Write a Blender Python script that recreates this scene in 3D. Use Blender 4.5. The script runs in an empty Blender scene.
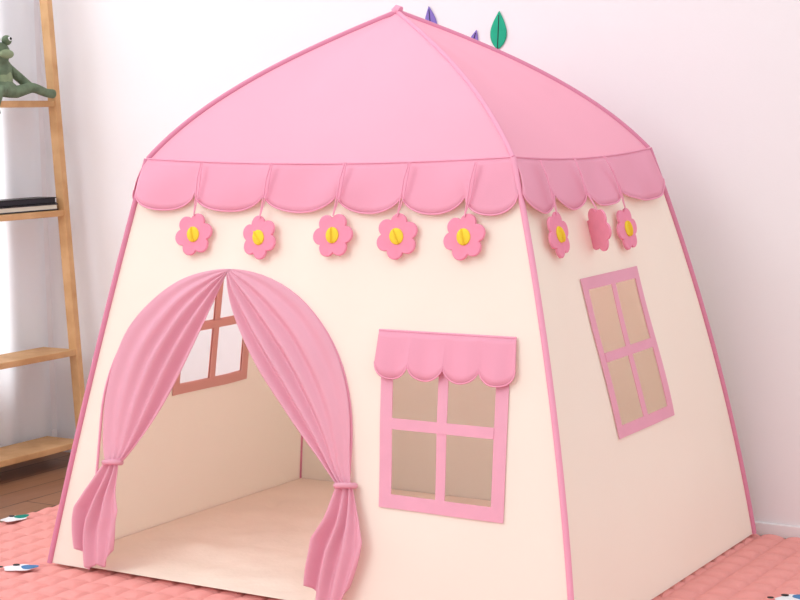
import bpy, bmesh, math, random
from mathutils import Vector, Matrix, noise
from mathutils.geometry import delaunay_2d_cdt
random.seed(4)
sc=bpy.context.scene
try: sc.view_settings.view_transform='Standard'
except Exception: pass

# ------------------------------------------------------------ helpers
def lin(c): return tuple(((v/255)/12.92 if v/255<=.04045 else ((v/255+.055)/1.055)**2.4) for v in c)
def mat(name,rgb,rough=.8,trans=0.,noise_amt=.0,nscale=8,bump=0.,bscale=300,spec=.2,rgb2=None,tint=None):
    m=bpy.data.materials.new(name);m.use_nodes=True;nt=m.node_tree;N=nt.nodes;L=nt.links
    b=N["Principled BSDF"];out=N["Material Output"]
    b.inputs["Roughness"].default_value=rough;b.inputs["Specular IOR Level"].default_value=spec
    c=lin(rgb);b.inputs["Base Color"].default_value=(*c,1)
    tc=N.new("ShaderNodeTexCoord")
    if noise_amt>0 or rgb2:
        n=N.new("ShaderNodeTexNoise");n.inputs["Scale"].default_value=nscale;n.inputs["Detail"].default_value=4
        L.new(tc.outputs["Object"],n.inputs["Vector"])
        r=N.new("ShaderNodeValToRGB")
        c2=lin(rgb2) if rgb2 else tuple(v*(1-noise_amt) for v in c)
        r.color_ramp.elements[0].color=(*c2,1);r.color_ramp.elements[1].color=(*c,1)
        r.color_ramp.elements[0].position=.35;r.color_ramp.elements[1].position=.65
        L.new(n.outputs["Fac"],r.inputs["Fac"]);L.new(r.outputs["Color"],b.inputs["Base Color"])
    if bump>0:
        n2=N.new("ShaderNodeTexNoise");n2.inputs["Scale"].default_value=bscale;n2.inputs["Detail"].default_value=3
        L.new(tc.outputs["Object"],n2.inputs["Vector"])
        bp=N.new("ShaderNodeBump");bp.inputs["Strength"].default_value=bump;bp.inputs["Distance"].default_value=.01
        L.new(n2.outputs["Fac"],bp.inputs["Height"]);L.new(bp.outputs["Normal"],b.inputs["Normal"])
    if trans>0:
        t=N.new("ShaderNodeBsdfTranslucent")
        t.inputs["Color"].default_value=(*(lin(tint) if tint else c),1)
        mx=N.new("ShaderNodeMixShader");mx.inputs[0].default_value=trans
        L.new(b.outputs[0],mx.inputs[1]);L.new(t.outputs[0],mx.inputs[2]);L.new(mx.outputs[0],out.inputs[0])
    return m
def link(o,parent=None):
    bpy.context.collection.objects.link(o)
    if parent: o.parent=parent
    return o
def empty(name,loc=(0,0,0)):
    e=bpy.data.objects.new(name,None);e.empty_display_size=.1;e.location=loc;link(e);return e
def mesh(name,vs,fs,m,parent=None,smooth=True,solid=0,off=0):
    me=bpy.data.meshes.new(name);me.from_pydata([tuple(v) for v in vs],[],fs);me.update()
    if smooth: me.polygons.foreach_set("use_smooth",[True]*len(me.polygons))
    me.materials.append(m);o=bpy.data.objects.new(name,me);link(o,parent)
    if solid:
        s=o.modifiers.new("s",'SOLIDIFY');s.thickness=solid;s.offset=off
    return o
def grid(name,fn,nu,nv,m,parent=None,solid=0,smooth=True):
    vs=[fn(i/nu,j/nv) for j in range(nv+1) for i in range(nu+1)]
    fs=[(j*(nu+1)+i,j*(nu+1)+i+1,(j+1)*(nu+1)+i+1,(j+1)*(nu+1)+i) for j in range(nv) for i in range(nu)]
    return mesh(name,vs,fs,m,parent,smooth,solid)
def tube(name,pts,r,m,parent=None,closed=False,res=4):
    c=bpy.data.curves.new(name,'CURVE');c.dimensions='3D';c.bevel_depth=r;c.bevel_resolution=res;c.use_fill_caps=True
    s=c.splines.new('POLY');s.points.add(len(pts)-1);s.use_cyclic_u=closed
    for i,p in enumerate(pts): s.points[i].co=(*p,1)
    s.use_smooth=True
    c.materials.append(m);o=bpy.data.objects.new(name,c)
    bpy.context.collection.objects.link(o)
    dg=bpy.context.evaluated_depsgraph_get();me=bpy.data.meshes.new_from_object(o.evaluated_get(dg))
    bpy.data.objects.remove(o);o2=bpy.data.objects.new(name,me);link(o2,parent);return o2
def boxes(name,bl,m,parent=None,bevel=.003):
    bm=bmesh.new()
    for (x0,x1,y0,y1,z0,z1) in bl:
        r=bmesh.ops.create_cube(bm,size=1)
        for v in r['verts']: v.co=Vector((x0+(v.co.x+.5)*(x1-x0),y0+(v.co.y+.5)*(y1-y0),z0+(v.co.z+.5)*(z1-z0)))
    me=bpy.data.meshes.new(name);bm.to_mesh(me);bm.free();me.materials.append(m)
    o=bpy.data.objects.new(name,me);link(o,parent)
    if bevel:
        b=o.modifiers.new("b",'BEVEL');b.width=bevel;b.segments=2
    return o
def lerp(a,b,t): return a+(b-a)*t

# ------------------------------------------------------------ materials
M_roof=mat("pink_roof_fabric",(251,184,206),.8,.18,.03,3,.06,500)
M_val=mat("pink_valance_fabric",(249,176,200),.8,.12,.03,6,.08,500)
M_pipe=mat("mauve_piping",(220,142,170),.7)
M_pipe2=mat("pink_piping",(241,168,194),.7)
M_cream=mat("cream_fabric",(254,252,241),.85,.2,.01,3,.05,500,tint=(255,238,210))
M_curt=mat("pink_curtain_fabric",(247,194,212),.8,.3,.03,5,.08,600)
M_frame=mat("pink_window_tape",(246,182,204),.8,.08,.04,20,.08,500)
M_coral=mat("coral_window_tape",(242,190,180),.8,.2)
M_flo=mat("felt_pink",(247,156,184),.9,0,.05,60,.15,900)
M_yel=mat("felt_yellow",(250,222,72),.9,0,.05,60,.15,900)
M_tfl=mat("peach_floor_fabric",(252,240,224),.85,0,.05,5,.15,60)
M_mat=mat("quilted_salmon",(245,168,162),.9,0,.06,25,.3,500)
M_wall=mat("wall_paint",(243,240,242),.9,0,.015,1.5,.03,200)
M_trim=mat("trim_paint",(242,240,241),.6)
M_sheer=mat("sheer_curtain",(248,250,253),.9,.55)
M_wood=mat("shelf_wood",(214,172,126),.55,0,0,14,.1,80,rgb2=(194,150,104))
M_frog=mat("green_plush",(122,140,114),1,0,.3,40,.6,300)
M_frog2=mat("pale_plush",(150,166,132),1,0,.2,40,.5,300)
M_black=mat("black_plastic",(20,20,22),.4)
M_white=mat("white_print",(238,240,244),.8)
M_blue=mat("blue_print",(80,130,180),.8)
M_teal=mat("teal_print",(30,140,125),.8)
M_book=mat("dark_book_cover",(48,46,54),.5)
M_page=mat("book_pages",(225,220,205),.9)
M_green=mat("green_leaf_decal",(38,178,140),.6,0,.1,30)
M_purple=mat("purple_leaf_decal",(140,120,200),.6,0,.1,30)
def floor_mat():
    m=bpy.data.materials.new("wood_floor");m.use_nodes=True;N=m.node_tree.nodes;L=m.node_tree.links;b=N["Principled BSDF"]
    tc=N.new("ShaderNodeTexCoord");mp=N.new("ShaderNodeMapping");L.new(tc.outputs["Object"],mp.inputs[0])
    mp.inputs["Rotation"].default_value=(0,0,math.radians(90))
    br=N.new("ShaderNodeTexBrick");L.new(mp.outputs[0],br.inputs[0]);br.inputs["Scale"].default_value=1
    br.inputs["Brick Width"].default_value=.9;br.inputs["Row Height"].default_value=.11;br.inputs["Mortar Size"].default_value=.0025
    br.inputs["Color1"].default_value=(*lin((178,130,96)),1);br.inputs["Color2"].default_value=(*lin((156,108,78)),1);br.inputs["Mortar"].default_value=(*lin((90,58,40)),1)
    mp2=N.new("ShaderNodeMapping");mp2.inputs["Scale"].default_value=(30,2,2);L.new(tc.outputs["Object"],mp2.inputs[0])
    n=N.new("ShaderNodeTexNoise");n.inputs["Scale"].default_value=2;n.inputs["Detail"].default_value=6;L.new(mp2.outputs[0],n.inputs[0])
    mx=N.new("ShaderNodeMixRGB");mx.blend_type='MULTIPLY';mx.inputs[0].default_value=.4;L.new(br.outputs[0],mx.inputs[1]);L.new(n.outputs["Fac"],mx.inputs[2])
    L.new(mx.outputs[0],b.inputs["Base Color"]);b.inputs["Roughness"].default_value=.45
    return m
M_floor=floor_mat()

# ------------------------------------------------------------ tent geometry
W,D,He,w,d,H=.65,.4867,.9053,.4597,.3238,1.2196
BUL={('L','F'):(.006,.004),('R','F'):(.020,.002),('R','B'):(.018,.014),('L','B'):(.008,.008)}
def corner(sx,sy,t):
    bx,by=BUL[(sx,sy)];k=4*t*(1-t)
    x=lerp(W,w,t)+bx*k;y=lerp(D,d,t)+by*k
    if (sx,sy)==('R','F'): x+=.010*(1-t)
    return Vector(((x if sx=='R' else -x),(y if sy=='B' else -y),He*t))
FC={'front':(('L','F'),('R','F'),0),'back':(('L','B'),('R','B'),0),'right':(('R','F'),('R','B'),1),'left':(('L','F'),('L','B'),1)}
OUT={'front':Vector((0,-.984,.177)),'back':Vector((0,.984,.177)),'right':Vector((.979,0,.206)),'left':Vector((-.979,0,.206))}
def face(nm,a,z,off=0,wr=0):
    A,B,ax=FC[nm];t=z/He
    p0=corner(*A,t);p1=corner(*B,t)
    u=(a-p0[ax])/(p1[ax]-p0[ax])
    p=p0.lerp(p1,u);p[ax]=a;p.z=z
    e=max(0,min(1,min(u,1-u)*6))*max(0,min(1,t*5))*max(0,min(1,(1-t)*7))
    n=noise.noise(Vector((a*4,z*3,sum(map(ord,nm)))))*.010+noise.noise(Vector((a*11+5,z*5,3)))*.004
    return p+OUT[nm]*(off+n*e)
def hull(nm,zt=.975,n=24):
    A,B,ax=FC[nm]
    L=[(corner(*A,i/n*zt)[ax],He*zt*i/n) for i in range(n+1)]
    R=[(corner(*B,i/n*zt)[ax],He*zt*i/n) for i in range(n+1)]
    return L,R
def pip(p,poly):
    x,y=p;c=False;j=len(poly)-1
    for i in range(len(poly)):
        if (poly[i][1]>y)!=(poly[j][1]>y) and x<(poly[j][0]-poly[i][0])*(y-poly[i][1])/(poly[j][1]-poly[i][1])+poly[i][0]: c=not c
        j=i
    return c
def dens(poly,step=.02):
    o=[]
    for i in range(len(poly)):
        a=poly[i];b=poly[(i+1)%len(poly)];n=max(1,int(math.dist(a,b)/step))
        for k in range(n): o.append((lerp(a[0],b[0],k/n),lerp(a[1],b[1],k/n)))
    return o
def sheet(name,nm,outline,holes,m,parent,off=0,step=.025,solid=0):
    vs=[];es=[]
    for poly in [outline]+holes:
        pl=dens(poly,step);s=len(vs);vs+=pl;es+=[(s+i,s+(i+1)%len(pl)) for i in range(len(pl))]
    xs=[v[0] for v in outline];zs=[v[1] for v in outline]
    x=min(xs)
    while x<max(xs):
        z=min(zs)
        while z<max(zs):
            if pip((x,z),outline) and not any(pip((x,z),h) for h in holes): vs.append((x,z))
            z+=step
        x+=step
    r=delaunay_2d_cdt([Vector(v) for v in vs],es,[],0,1e-5)
    V=r[0];F=[]
    for f in r[2]:
        c=sum((V[i] for i in f),Vector((0,0)))/len(f)
        if pip(c,outline) and not any(pip(c,h) for h in holes): F.append(tuple(f))
    return mesh(name,[face(nm,v[0],v[1],off) for v in V],F,m,parent,True,solid)

tent=empty("play_tent")
# door arch
AC=(-.195,.333);AR=.335
arch=[(AC[0]-AR-.004,-.02)]+[(AC[0]-AR-.002,.1)]+[(AC[0]+AR*math.cos(a),AC[1]+AR*math.sin(a)) for a in [math.pi-i*math.pi/40 for i in range(41)]]+[(AC[0]+AR,.1),(AC[0]+AR-.002,-.02)]
def win_pts(q,s,t): # q=(bl,br,tr,tl)
    bl,br,tr,tl=q
    return (lerp(lerp(bl[0],br[0],s),lerp(tl[0],tr[0],s),t),lerp(lerp(bl[1],br[1],s),lerp(tl[1],tr[1],s),t))
WF=((.217,.216),(.498,.214),(.487,.545),(.195,.545))
WL=((-.117,.330),(.171,.332),(.154,.655),(-.143,.655))
WS=((-.146,.332),(.126,.336),(.106,.659),(-.176,.657))
def window(nm,q,wd,m=M_frame,parent=None,sgn=1,tag=""):
    sx=wd/(q[1][0]-q[0][0]);sz=wd/(q[3][1]-q[0][1])
    rects=[(0,sx,0,1),(1-sx,1,0,1),(sx,1-sx,0,sz),(sx,1-sx,1-sz,1),(.5-sx*.4,.5+sx*.4,sz,1-sz)]
    rects2=[(sx,1-sx,.5-sz*.4,.5+sz*.4)]
    for k,(rs,of) in enumerate(((rects,.003),(rects2,.0045))):
        for i,(a,b,c,e) in enumerate(rs):
            def fn(u,v,a=a,b=b,c=c,e=e,of=of):
                p=win_pts(q,lerp(a,b,u),lerp(c,e,v));return face(nm,p[0],p[1],of*sgn)
            grid(f"window_tape_{nm}{tag}_{k}{i}",fn,max(2,int((b-a)*20)),max(2,int((e-c)*20)),m,parent,.0015,False)
def hole(q,wd):
    sx=wd*.9/(q[1][0]-q[0][0]);sz=wd*.9/(q[3][1]-q[0][1])
    return [win_pts(q,sx,sz),win_pts(q,1-sx,sz),win_pts(q,1-sx,1-sz),win_pts(q,sx,1-sz)]
def outline(nm):
    L,R=hull(nm);return L+R[::-1]
sheet("panel_front","front",outline("front"),[arch,hole(WF,.027)],M_cream,tent)
sheet("panel_right","right",outline("right"),[hole(WS,.024)],M_cream,tent)
sheet("panel_left","left",outline("left"),[hole(WL,.024)],M_cream,tent)
sheet("panel_back","back",outline("back"),[],M_cream,tent)
window("front",WF,.027,parent=tent)
window("right",WS,.024,parent=tent)
window("left",WL,.024,m=M_coral,parent=tent)
window("left",WL,.024,m=M_coral,parent=tent,sgn=-1,tag="_inner")
# floor of the tent
def tf(u,v):
    x=lerp(-W,W,u)*.995;y=lerp(-D,D,v)*.995
    e=min(1,min(u,1-u,v,1-v)*10)
    return (x,y,.004+e*.012*abs(noise.noise(Vector((x*6,y*6,2))))+e*.005*noise.noise(Vector((x*18,y*14,7))))
grid("floor_sheet",tf,90,80,M_tfl,tent)
# roof
UPB,RAD=.020,.034
def rpole(sx,sy,s,off=0):
    x=(w if sx=='R' else -w);y=(d if sy=='B' else -d)
    p=Vector((x,y,He)).lerp(Vector((0,0,H)),s)
    k=4*s*(1-s)*(1+.25*(1-2*s))
    r=Vector((x,y,0)).normalized()
    return p+Vector((0,0,UPB*k))+r*(RAD*k)+Vector((0,0,off))
def roof(nm,u,s,off=0):
    A,B,ax=FC[nm];p=rpole(*A,s).lerp(rpole(*B,s),u)
    c=4*u*(1-u)
    p=p+OUT[nm]*(-.010*c*4*s*(1-s)+off)
    p.z-=.012*c*(1-s)**3
    p+=OUT[nm]*c*.004*noise.noise(Vector((u*6,s*5,len(nm))))*min(1,s*5)
    return p
for nm in FC: grid("roof_"+nm,lambda u,s,nm=nm:roof(nm,u,s),24,24,M_roof,tent)
# piping on poles
for sx in 'LR':
    for sy in 'FB':
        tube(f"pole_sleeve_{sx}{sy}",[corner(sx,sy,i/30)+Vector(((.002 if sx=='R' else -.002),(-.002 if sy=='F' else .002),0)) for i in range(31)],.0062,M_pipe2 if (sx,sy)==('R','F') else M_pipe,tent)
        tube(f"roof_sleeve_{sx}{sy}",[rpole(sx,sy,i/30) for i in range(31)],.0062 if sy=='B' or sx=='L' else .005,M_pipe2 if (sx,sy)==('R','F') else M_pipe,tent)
tube("apex_knot",[(-.006,0,H),(.0,0,H+.006),(.008,0,H+.002)],.010,M_pipe2,tent)
# eave seam and valance
VC={'front':[-.478,-.310,-.122,.066,.223,.369,.482],'left':[-.345,-.19,0,.19,.345],'back':[-.478,-.3,-.12,.06,.22,.36,.478]}
VC['right']=[-.345,-.220,-.085,.085,.345]
def eave(nm,u): return roof(nm,u,0,.004)
for nm in FC:
    cu=VC[nm]
    def drop(a,cu=cu):
        for i in range(len(cu)-1):
            if a<=cu[i+1] or i==len(cu)-2:
                q=(a-cu[i])/(cu[i+1]-cu[i]);q=min(1,max(0,q))
                return math.sqrt(max(0,1-abs(2*q-1)**2.1)),q,i
    def fn(u,v,nm=nm,cu=cu):
        a=lerp(cu[0],cu[-1],u)
        sc_,q,i=drop(a)
        top=eave(nm,u)
        zb=.834-.042*sc_
        bot=face(nm,a,zb,.010+.006*sc_+.004*math.sin(u*37)) 
        p=top.lerp(bot,v)
        p+=OUT[nm]*(.006*math.sin(v*math.pi)*(.5+.5*math.sin(u*23+v)))
        return p
    grid("valance_"+nm,fn,240,8,M_val,tent,.0015)
    tube("valance_hem_"+nm,[fn(i/240,1)+OUT[nm]*.001 for i in range(241)],.0015,M_pipe2,tent)
    tube("eave_seam_"+nm,[eave(nm,i/30)+OUT[nm]*.001 for i in range(31)],.0018,M_pipe2,tent)
# window valance (front)
sc_n=4
def wv(u,v):
    q=(u*sc_n)%1;s=math.sqrt(max(0,1-abs(2*q-1)**2.1)) if 0<u<1 else 0
    zb=.499-.031*s;zt=.562
    x=lerp(lerp(.190,.500,u),lerp(.188,.505,u),v)
    return face("front",x,lerp(zt,zb,v),.008+.006*v+.003*math.sin(u*31)*v)
grid("window_valance",wv,200,6,M_val,tent,.002)
tube("window_valance_hem",[wv(i/200,1) for i in range(201)],.0015,M_pipe2,tent)
tube("window_valance_seam",[wv(i/20,0) for i in range(21)],.0022,M_pipe2,tent)
# arch piping
tube("door_piping",[face("front",x,max(z,0.),.002) for x,z in arch],.003,M_pipe2,tent)

# curtains
def curtain(side):
    sg=-1 if side=='left' else 1
    tie=Vector((-.474,.240)) if sg<0 else Vector((.142,.250))
    apex=Vector((-.208,.664))
    def O(v):
        R_=AR+.003
        ln=v*(math.pi/2*AR+.09)
        if ln<math.pi/2*AR:
            a=math.pi/2-sg*ln/AR
            p=Vector((AC[0]+R_*math.cos(a),AC[1]+R_*math.sin(a)))
        else: p=Vector((AC[0]+sg*R_,AC[1]-(ln-math.pi/2*AR)))
        k=max(0,(v-(.5 if sg<0 else .78))/(.5 if sg<0 else .22))**1.7
        return p.lerp(tie+Vector((sg*.017,0)),k)
    c1=Vector((-.235,.56)) if sg<0 else Vector((-.175,.52))
    c2=Vector((-.34,.34)) if sg<0 else Vector((-.0,.38))
    def I(v):
        e=tie+Vector((-sg*.017,-.004))
        return apex*(1-v)**3+c1*3*v*(1-v)**2+c2*3*v*v*(1-v)+e*v**3
    def fn(u,v):
        p=O(v).lerp(I(v),u)
        amp=(.010*(math.sin(min(1,v*1.15)*math.pi*.85)**.8)+.001)*min(1,u*2.4+max(0,v-.8)*5)
        of=.006+amp*(math.sin(u**1.3*4.2*2*math.pi+1.2*math.sin(v*3))*.6+.4*math.sin(u*8*math.pi+2*v)+.6)+.006*v
        return face("front",p.x,p.y,of)
    grid(f"curtain_{side}",fn,90,60,M_curt,tent,.0012)
    if sg<0: cx=[-.474,-.492,-.500,-.497]
    else: cx=[.142,.146,.138,.124]
    bw=.125
    def ft(u,v):
        k=v*3;i=min(2,int(k));x=lerp(cx[i],cx[i+1],k-i)
        wd=lerp(.034,bw,min(1,v*1.9)**.8)*(1-.30*max(0,(v-.55)/.45))
        zb=.012+.034*abs(2*u-1)**2.2+.007*math.sin(u*14)
        z=lerp(tie.y,zb,v)
        x+=(u-.5)*wd+.006*math.sin(v*5+u*3)
        amp=.004+.012*min(1,v*1.8)
        return face("front",x,z,.022+.006*v+amp*(math.sin(u*3.2*2*math.pi+v*2)*.65+.35*math.sin(u*17+1)))
    grid(f"curtain_tail_{side}",ft,80,40,M_curt,tent,.0012)
    c=face("front",tie.x,tie.y,.018)
    tube(f"curtain_tie_{side}",[c+Vector((.021*math.cos(a),.014*math.sin(a),.004*math.cos(a+1))) for a in [i*math.pi/12 for i in range(24)]],.006,M_curt,tent,closed=True)
curtain('left');curtain('right')

# flowers
def flower(idx,nm,a,z,rot=0,tw=0,strtop=None,so=.012):
    n=96;c,rp=.029,.0178
    def R(th):
        ph=(th+math.pi/6)%(math.pi/3)-math.pi/6
        return c*math.cos(ph)+math.sqrt(rp*rp-(c*math.sin(ph))**2)
    bm=bmesh.new();rings=[]
    for zz,k in ((0,1),(.004,1),(.0055,.96)):
        rings.append([bm.verts.new((R(i*2*math.pi/n)*k*math.cos(i*2*math.pi/n),R(i*2*math.pi/n)*k*math.sin(i*2*math.pi/n),zz)) for i in range(n)])
    for r0,r1 in zip(rings,rings[1:]):
        for i in range(n): bm.faces.new((r0[i],r0[(i+1)%n],r1[(i+1)%n],r1[i]))
    for ring,zz in ((rings[0],0),(rings[-1],.0048)):
        cv=bm.verts.new((0,0,zz))
        for i in range(n): bm.faces.new((ring[i],ring[(i+1)%n],cv))
    bmesh.ops.recalc_face_normals(bm,faces=bm.faces)
    me=bpy.data.meshes.new(f"flower_petals_{idx}");bm.to_mesh(me);bm.free();me.materials.append(M_flo)
    o=bpy.data.objects.new(f"flower_petals_{idx}",me);link(o,tent)
    bm=bmesh.new();bmesh.ops.create_uvsphere(bm,u_segments=24,v_segments=12,radius=1)
    for v in bm.verts: v.co=Vector((v.co.x*.0155,v.co.y*.0170,.006+v.co.z*.0035))
    r=bmesh.ops.create_uvsphere(bm,u_segments=16,v_segments=10,radius=1)
    for v in r['verts']: v.co=Vector((v.co.x*.0014,v.co.y*.0170,.009+v.co.z*.0075))
    me=bpy.data.meshes.new(f"flower_centre_{idx}");bm.to_mesh(me);bm.free();me.materials.append(M_yel)
    me.polygons.foreach_set("use_smooth",[True]*len(me.polygons))
    o2=bpy.data.objects.new(f"flower_centre_{idx}",me);link(o2,tent)
    nrm=OUT[nm].copy()
    X=Vector((0,0,1)).cross(nrm).normalized();Y=nrm.cross(X)
    Mx=Matrix((X,Y,nrm)).transposed().to_4x4()
    pos=face(nm,a,z,so+.03*abs(math.sin(tw)))
    Mx=Matrix.Translation(pos)@Mx@Matrix.Rotation(tw,4,'Y')@Matrix.Rotation(rot,4,'Z')
    o.matrix_world=Mx;o2.matrix_world=Mx
    st=strtop if strtop is not None else a
    top=face(nm,st,.893,.024);pe=pos+Vector((0,0,.04))
    mid=face(nm,lerp(st,a,.6),.825,.026)
    tube(f"flower_string_{idx}",[top,top.lerp(mid,.5)+OUT[nm]*.004,mid,pe],.0015,M_pipe2,tent)
    tube(f"flower_loop_{idx}",[top+X*.004,mid+X*.007,pe],.0012,M_pipe2,tent)
for i,(x,z,st) in enumerate([(-.300,.741,-.290),(-.123,.738,-.102),(.066,.746,.085),(.220,.747,.238),(.375,.749,.390)]):
    flower(i,"front",x,z,[.26,.7,.1,.45,.3][i],[.1,-.08,.05,.1,.0][i],st)
flower(5,"right",-.254,.748,.3,.05,-.262);flower(6,"right",-.105,.745,.2,.98,-.112,.003);flower(7,"right",.061,.738,.1,0,.03)

# ------------------------------------------------------------ room
boxes("floor",[(-3.0,4.0,-4.5,.70,-.12,-.02)],M_floor,bevel=0)
WY=.555
boxes("wall_back",[(-1.74,4.0,WY,WY+.12,-.02,2.6)],M_wall,bevel=0)
LX=-1.62
boxes("wall_left",[(LX-.12,LX,-4.5,-1.3,-.02,2.6),(LX-.12,LX,-1.3,.35,-.02,.22),(LX-.12,LX,-1.3,.35,2.1,2.6),(LX-.12,LX,.35,WY,-.02,2.6)],M_wall,bevel=0)
boxes("baseboard_left",[(LX,LX+.012,-4.5,WY-.012,-.02,.05)],M_trim,bevel=.002)
boxes("baseboard_back",[(LX,4.0,WY-.008,WY,-.02,.012)],M_wall,bevel=.002)
boxes("window_1",[(LX-.09,LX-.04,-1.3,.35,.22,.27),(LX-.09,LX-.04,-1.3,.35,2.05,2.1),(LX-.09,LX-.04,-1.3,-1.25,.27,2.05),(LX-.09,LX-.04,.30,.35,.27,2.05),(LX-.09,LX-.04,-.50,-.45,.27,2.05)],M_trim,bevel=.003)
def cf(u,v):
    y=lerp(-1.7,.50,u);z=lerp(.0,2.33,v)
    x=LX+.036+.013*math.sin(y*46+.8*math.sin(y*9))+.004*noise.noise(Vector((y*8,z*1.5,0)))
    return (x,y,z)
grid("sheer_window_curtain",cf,360,14,M_sheer,None)
boxes("curtain_rod",[(LX,LX+.06,-1.8,.52,2.34,2.37)],M_trim)

# quilted mat
def qm(u,v):
    x=lerp(-1.09,1.6,u);y=lerp(-1.45,WY-.016,v);c=.06
    h=min(1,2.2*min(abs(math.sin(x*math.pi/c)),abs(math.sin(y*math.pi/c)))**.6)
    h=h*.55+.45*(abs(math.sin(x*math.pi/c))*abs(math.sin(y*math.pi/c)))
    e=min(1,min(u*60,(1-u)*60,v*60,(1-v)*60))
    return (x,y,-.019+(.003+.0155*h)*e+.002*noise.noise(Vector((x*3,y*3,0))))
qo=grid("quilted_play_mat",qm,540,400,M_mat)
s=qo.modifiers.new("s",'SOLIDIFY');s.thickness=.001;s.offset=-1
def blob(name,cx,cy,r,m,k=3,ph=0,sy=1,rot=0,z=.0005,parent=qo):
    pts=[]
    for i in range(40):
        a=i*2*math.pi/40;rr=r*(1+.10*math.sin(k*a+ph));px,py=rr*math.cos(a),rr*sy*math.sin(a)
        pts.append((cx+px*math.cos(rot)-py*math.sin(rot),cy+px*math.sin(rot)+py*math.cos(rot),z))
    mesh(name,pts+[(cx,cy,z)],[(i,(i+1)%40,40) for i in range(40)],m,parent,False,.0012,1)
prints=[(-1.03,-.22),(-.68,-.555),(-1.0,.18),(.905,.02),(-.97,-.85),(1.1,-.2)]
for i,(x,y) in enumerate(prints):
    a=random.random()*6
    blob(f"print_cloud_{i}",x,y,.036,M_white,5,a,.7,a);blob(f"print_patch_{i}",x+.022*math.cos(a),y+.022*math.sin(a),.019,[M_teal,M_blue][i%2],3,a,.8,a,.0018)
    blob(f"print_dot_{i}",x-.020,y+.01,.007,M_black,2,a,1,0,.0025);blob(f"print_dotb_{i}",x-.04,y-.02,.006,M_black,2,a,1,0,.0025)

# ------------------------------------------------------------ ladder shelf
sh=empty("wooden_ladder_shelf",(0,0,0))
def leg(name,y,x0=-1.418,x1=-1.495,z1=1.5):
    w2=.011;dx=.016
    vs=[];zz=[-.02,z1]
    for z in zz:
        x=lerp(x0,x1,(z-0)/1.35)
        vs+=[(x-dx,y-w2,z),(x+dx,y-w2,z),(x+dx,y+w2,z),(x-dx,y+w2,z)]
    o=mesh(name,vs,[(0,1,2,3)[::-1],(4,5,6,7),(0,1,5,4),(1,2,6,5),(2,3,7,6),(3,0,4,7)],M_wood,sh,False)
    b=o.modifiers.new("b",'BEVEL');b.width=.003;b.segments=2
leg("leg_far",.455);leg("leg_near",-.45)
for i,z in enumerate([1.055,.735,.322,.05]):
    xf=lerp(-1.418,-1.495,z/1.35)
    boxes(f"board_{i}",[(-1.560,xf+.012,-.445,.45,z-.018,z)],M_wood,sh,.002)
# books
bk=empty("stack_of_books",(0,0,0))
for i,(dz,wx,dy,mm) in enumerate([(0,.080,.30,M_book),(.019,.074,.27,M_black)]):
    z0=.7365+dz;X0=-1.54
    boxes(f"cover_{i}",[(X0,X0+wx,.44-dy,.435,z0,z0+.003),(X0,X0+wx,.44-dy,.435,z0+.0155,z0+.0185),(X0,X0+.003,.44-dy,.435,z0,z0+.0185)],mm,bk,.0008)
    boxes(f"pages_{i}",[(X0+.003,X0+wx-.003,.443-dy,.432,z0+.003,z0+.0155)],M_page if i==0 else M_book,bk,0)
# plush frog
fr=empty("plush_frog",(0,0,0))
def skin(name,nodes,edges,m,parent,sub=2):
    me=bpy.data.meshes.new(name);me.from_pydata([n[0] for n in nodes],edges,[]);o=bpy.data.objects.new(name,me);link(o,parent)
    k=o.modifiers.new("sk",'SKIN')
    for i,n in enumerate(nodes):
        me.skin_vertices[0].data[i].radius=(n[1],n[1]);me.skin_vertices[0].data[i].use_root=(i==0)
    k.use_smooth_shade=True
    s=o.modifiers.new("ss",'SUBSURF');s.levels=sub;s.render_levels=sub
    me.materials.append(m);return o
by,bz,bx=.27,1.058,-1.50
nodes=[((bx-.01,by,bz+.035),.040),((bx-.012,by+.003,bz+.075),.038),((bx-.005,by-.004,bz+.108),.026),((bx+.008,by-.010,bz+.138),.036),((bx+.022,by-.012,bz+.134),.030),
 ((bx,by+.035,bz+.085),.016),((bx+.012,by+.070,bz+.055),.014),((bx+.026,by+.10,bz+.025),.015),
 ((bx,by-.035,bz+.080),.012),((bx+.014,by-.058,bz+.048),.0105),((bx+.030,by-.060,bz+.014),.011),
 ((bx+.03,by+.028,bz+.022),.019),((bx+.05,by+.070,bz+.036),.016),((bx+.055,by+.12,bz+.018),.013),((bx+.062,by+.150,bz+.015),.016),
 ((bx+.03,by-.028,bz+.020),.016),((bx+.052,by-.055,bz+.032),.013),((bx+.058,by-.085,bz-.02),.011),((bx+.066,by-.09,bz-.045),.013)]
skin("body",nodes,[(0,1),(1,2),(2,3),(3,4),(1,5),(5,6),(6,7),(1,8),(8,9),(9,10),(0,11),(11,12),(12,13),(13,14),(0,15),(15,16),(16,17),(17,18)],M_frog,fr)
def ball(name,c,r,m,parent,s=(1,1,1)):
    bm=bmesh.new();bmesh.ops.create_uvsphere(bm,u_segments=24,v_segments=16,radius=r)
    for v in bm.verts: v.co=Vector((v.co.x*s[0]+c[0],v.co.y*s[1]+c[1],v.co.z*s[2]+c[2]))
    me=bpy.data.meshes.new(name);bm.to_mesh(me);bm.free();me.materials.append(m);me.polygons.foreach_set("use_smooth",[True]*len(me.polygons))
    link(bpy.data.objects.new(name,me),parent)
for k,sg in enumerate((-1,1)):
    ball(f"eye_mound_{k}",(bx+.014,by-.010+sg*.022,bz+.168),.0145,M_frog,fr)
    ball(f"eye_{k}",(bx+.024,by-.010+sg*.023,bz+.171),.007,M_white,fr)
    ball(f"pupil_{k}",(bx+.028,by-.010+sg*.023,bz+.172),.0045,M_black,fr)
ball("belly",(bx+.014,by,bz+.058),.028,M_frog2,fr,(.6,.9,1.1))
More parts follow.
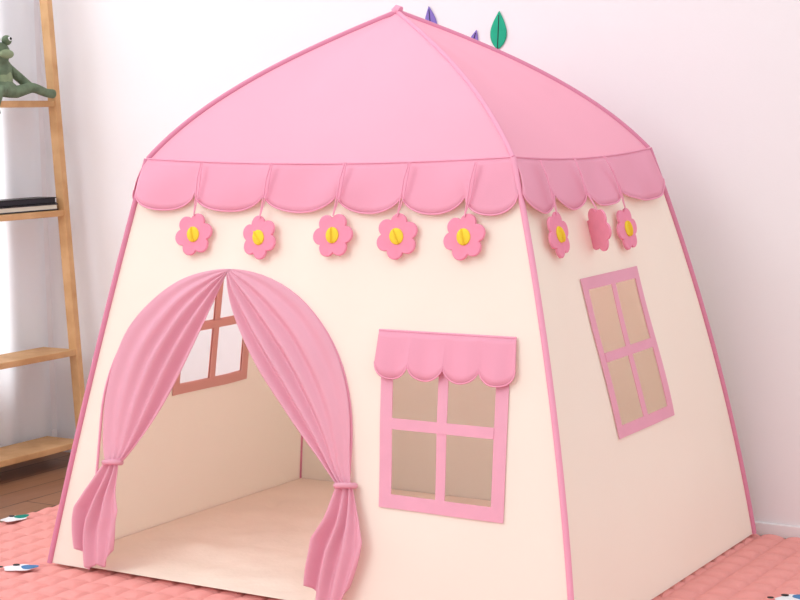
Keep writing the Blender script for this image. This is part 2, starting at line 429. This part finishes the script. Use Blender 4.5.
ball("muzzle",(bx+.036,by-.012,bz+.128),.022,M_frog2,fr,(.5,1.2,.6))

# leaf decals on wall
def leaf(name,x,z,h,wd,m,rot=0):
    e=empty(name,(x,WY-.003,z));n=24
    def fn(u,v):
        t=v;hw=wd*math.sin(math.pi*t**.8)**.9*.5*(1-.15*t)
        px=(u*2-1)*hw;pz=t*h
        return (px*math.cos(rot)+pz*math.sin(rot),-.0015*(1-abs(u*2-1)),-px*math.sin(rot)+pz*math.cos(rot))
    grid("blade",fn,8,n,m,e,.001)
    tube("vein",[((t*h)*math.sin(rot),-.002,(t*h)*math.cos(rot)) for t in (-.3,0,.5,.9)],.0012,M_book,e)
leaf("leaf_wall_decal",-.048,1.152,.095,.05,M_green,.06)
leaf("leaf_wall_decal.001",-.240,1.185,.085,.04,M_purple,-.1)
leaf("leaf_wall_decal.002",-.13,1.134,.072,.033,M_purple,.3)

# ------------------------------------------------------------ light
wd=bpy.data.worlds.new("w");sc.world=wd;wd.use_nodes=True
bg=wd.node_tree.nodes["Background"];bg.inputs[0].default_value=(.985,.985,1,1);bg.inputs[1].default_value=1.02
def area(name,loc,tgt,size,e,col=(1,1,1)):
    l=bpy.data.lights.new(name,'AREA');l.energy=e;l.size=size;l.color=col
    o=bpy.data.objects.new(name,l);link(o);o.location=loc
    o.rotation_euler=(Vector(tgt)-Vector(loc)).to_track_quat('-Z','Y').to_euler()
area("softbox_light",(-1.0,-3.6,3.0),(0,0,.5),2.6,64,(1,.995,.985))
area("window_daylight",(-2.6,-.5,1.5),(0,-.3,.6),1.8,60,(.95,.98,1))
pl=bpy.data.lights.new("tent_fill_light",'POINT');pl.energy=1.9;pl.color=(1,.92,.82);pl.shadow_soft_size=.12  # added warm fill to brighten the tent interior, no lantern stands here
po=bpy.data.objects.new("tent_fill_light",pl);link(po);po.location=(0,.02,.88)
# ------------------------------------------------------------ camera
yaw,pit,rol=.5605,.1097,-.0203
f=Vector((-math.sin(yaw)*math.cos(pit),math.cos(yaw)*math.cos(pit),-math.sin(pit)))
r=Vector((math.cos(yaw),math.sin(yaw),0));u=r.cross(f)
rr=r*math.cos(rol)+u*math.sin(rol);uu=-r*math.sin(rol)+u*math.cos(rol)
c=bpy.data.cameras.new("camera");co=bpy.data.objects.new("camera",c);link(co)
M=Matrix((rr,uu,-f)).transposed().to_4x4();M.translation=Vector((1.9856,-3.1765,.9874));co.matrix_world=M
c.sensor_width=36;c.lens=36*1662.5/800;c.clip_start=.05
sc.camera=co
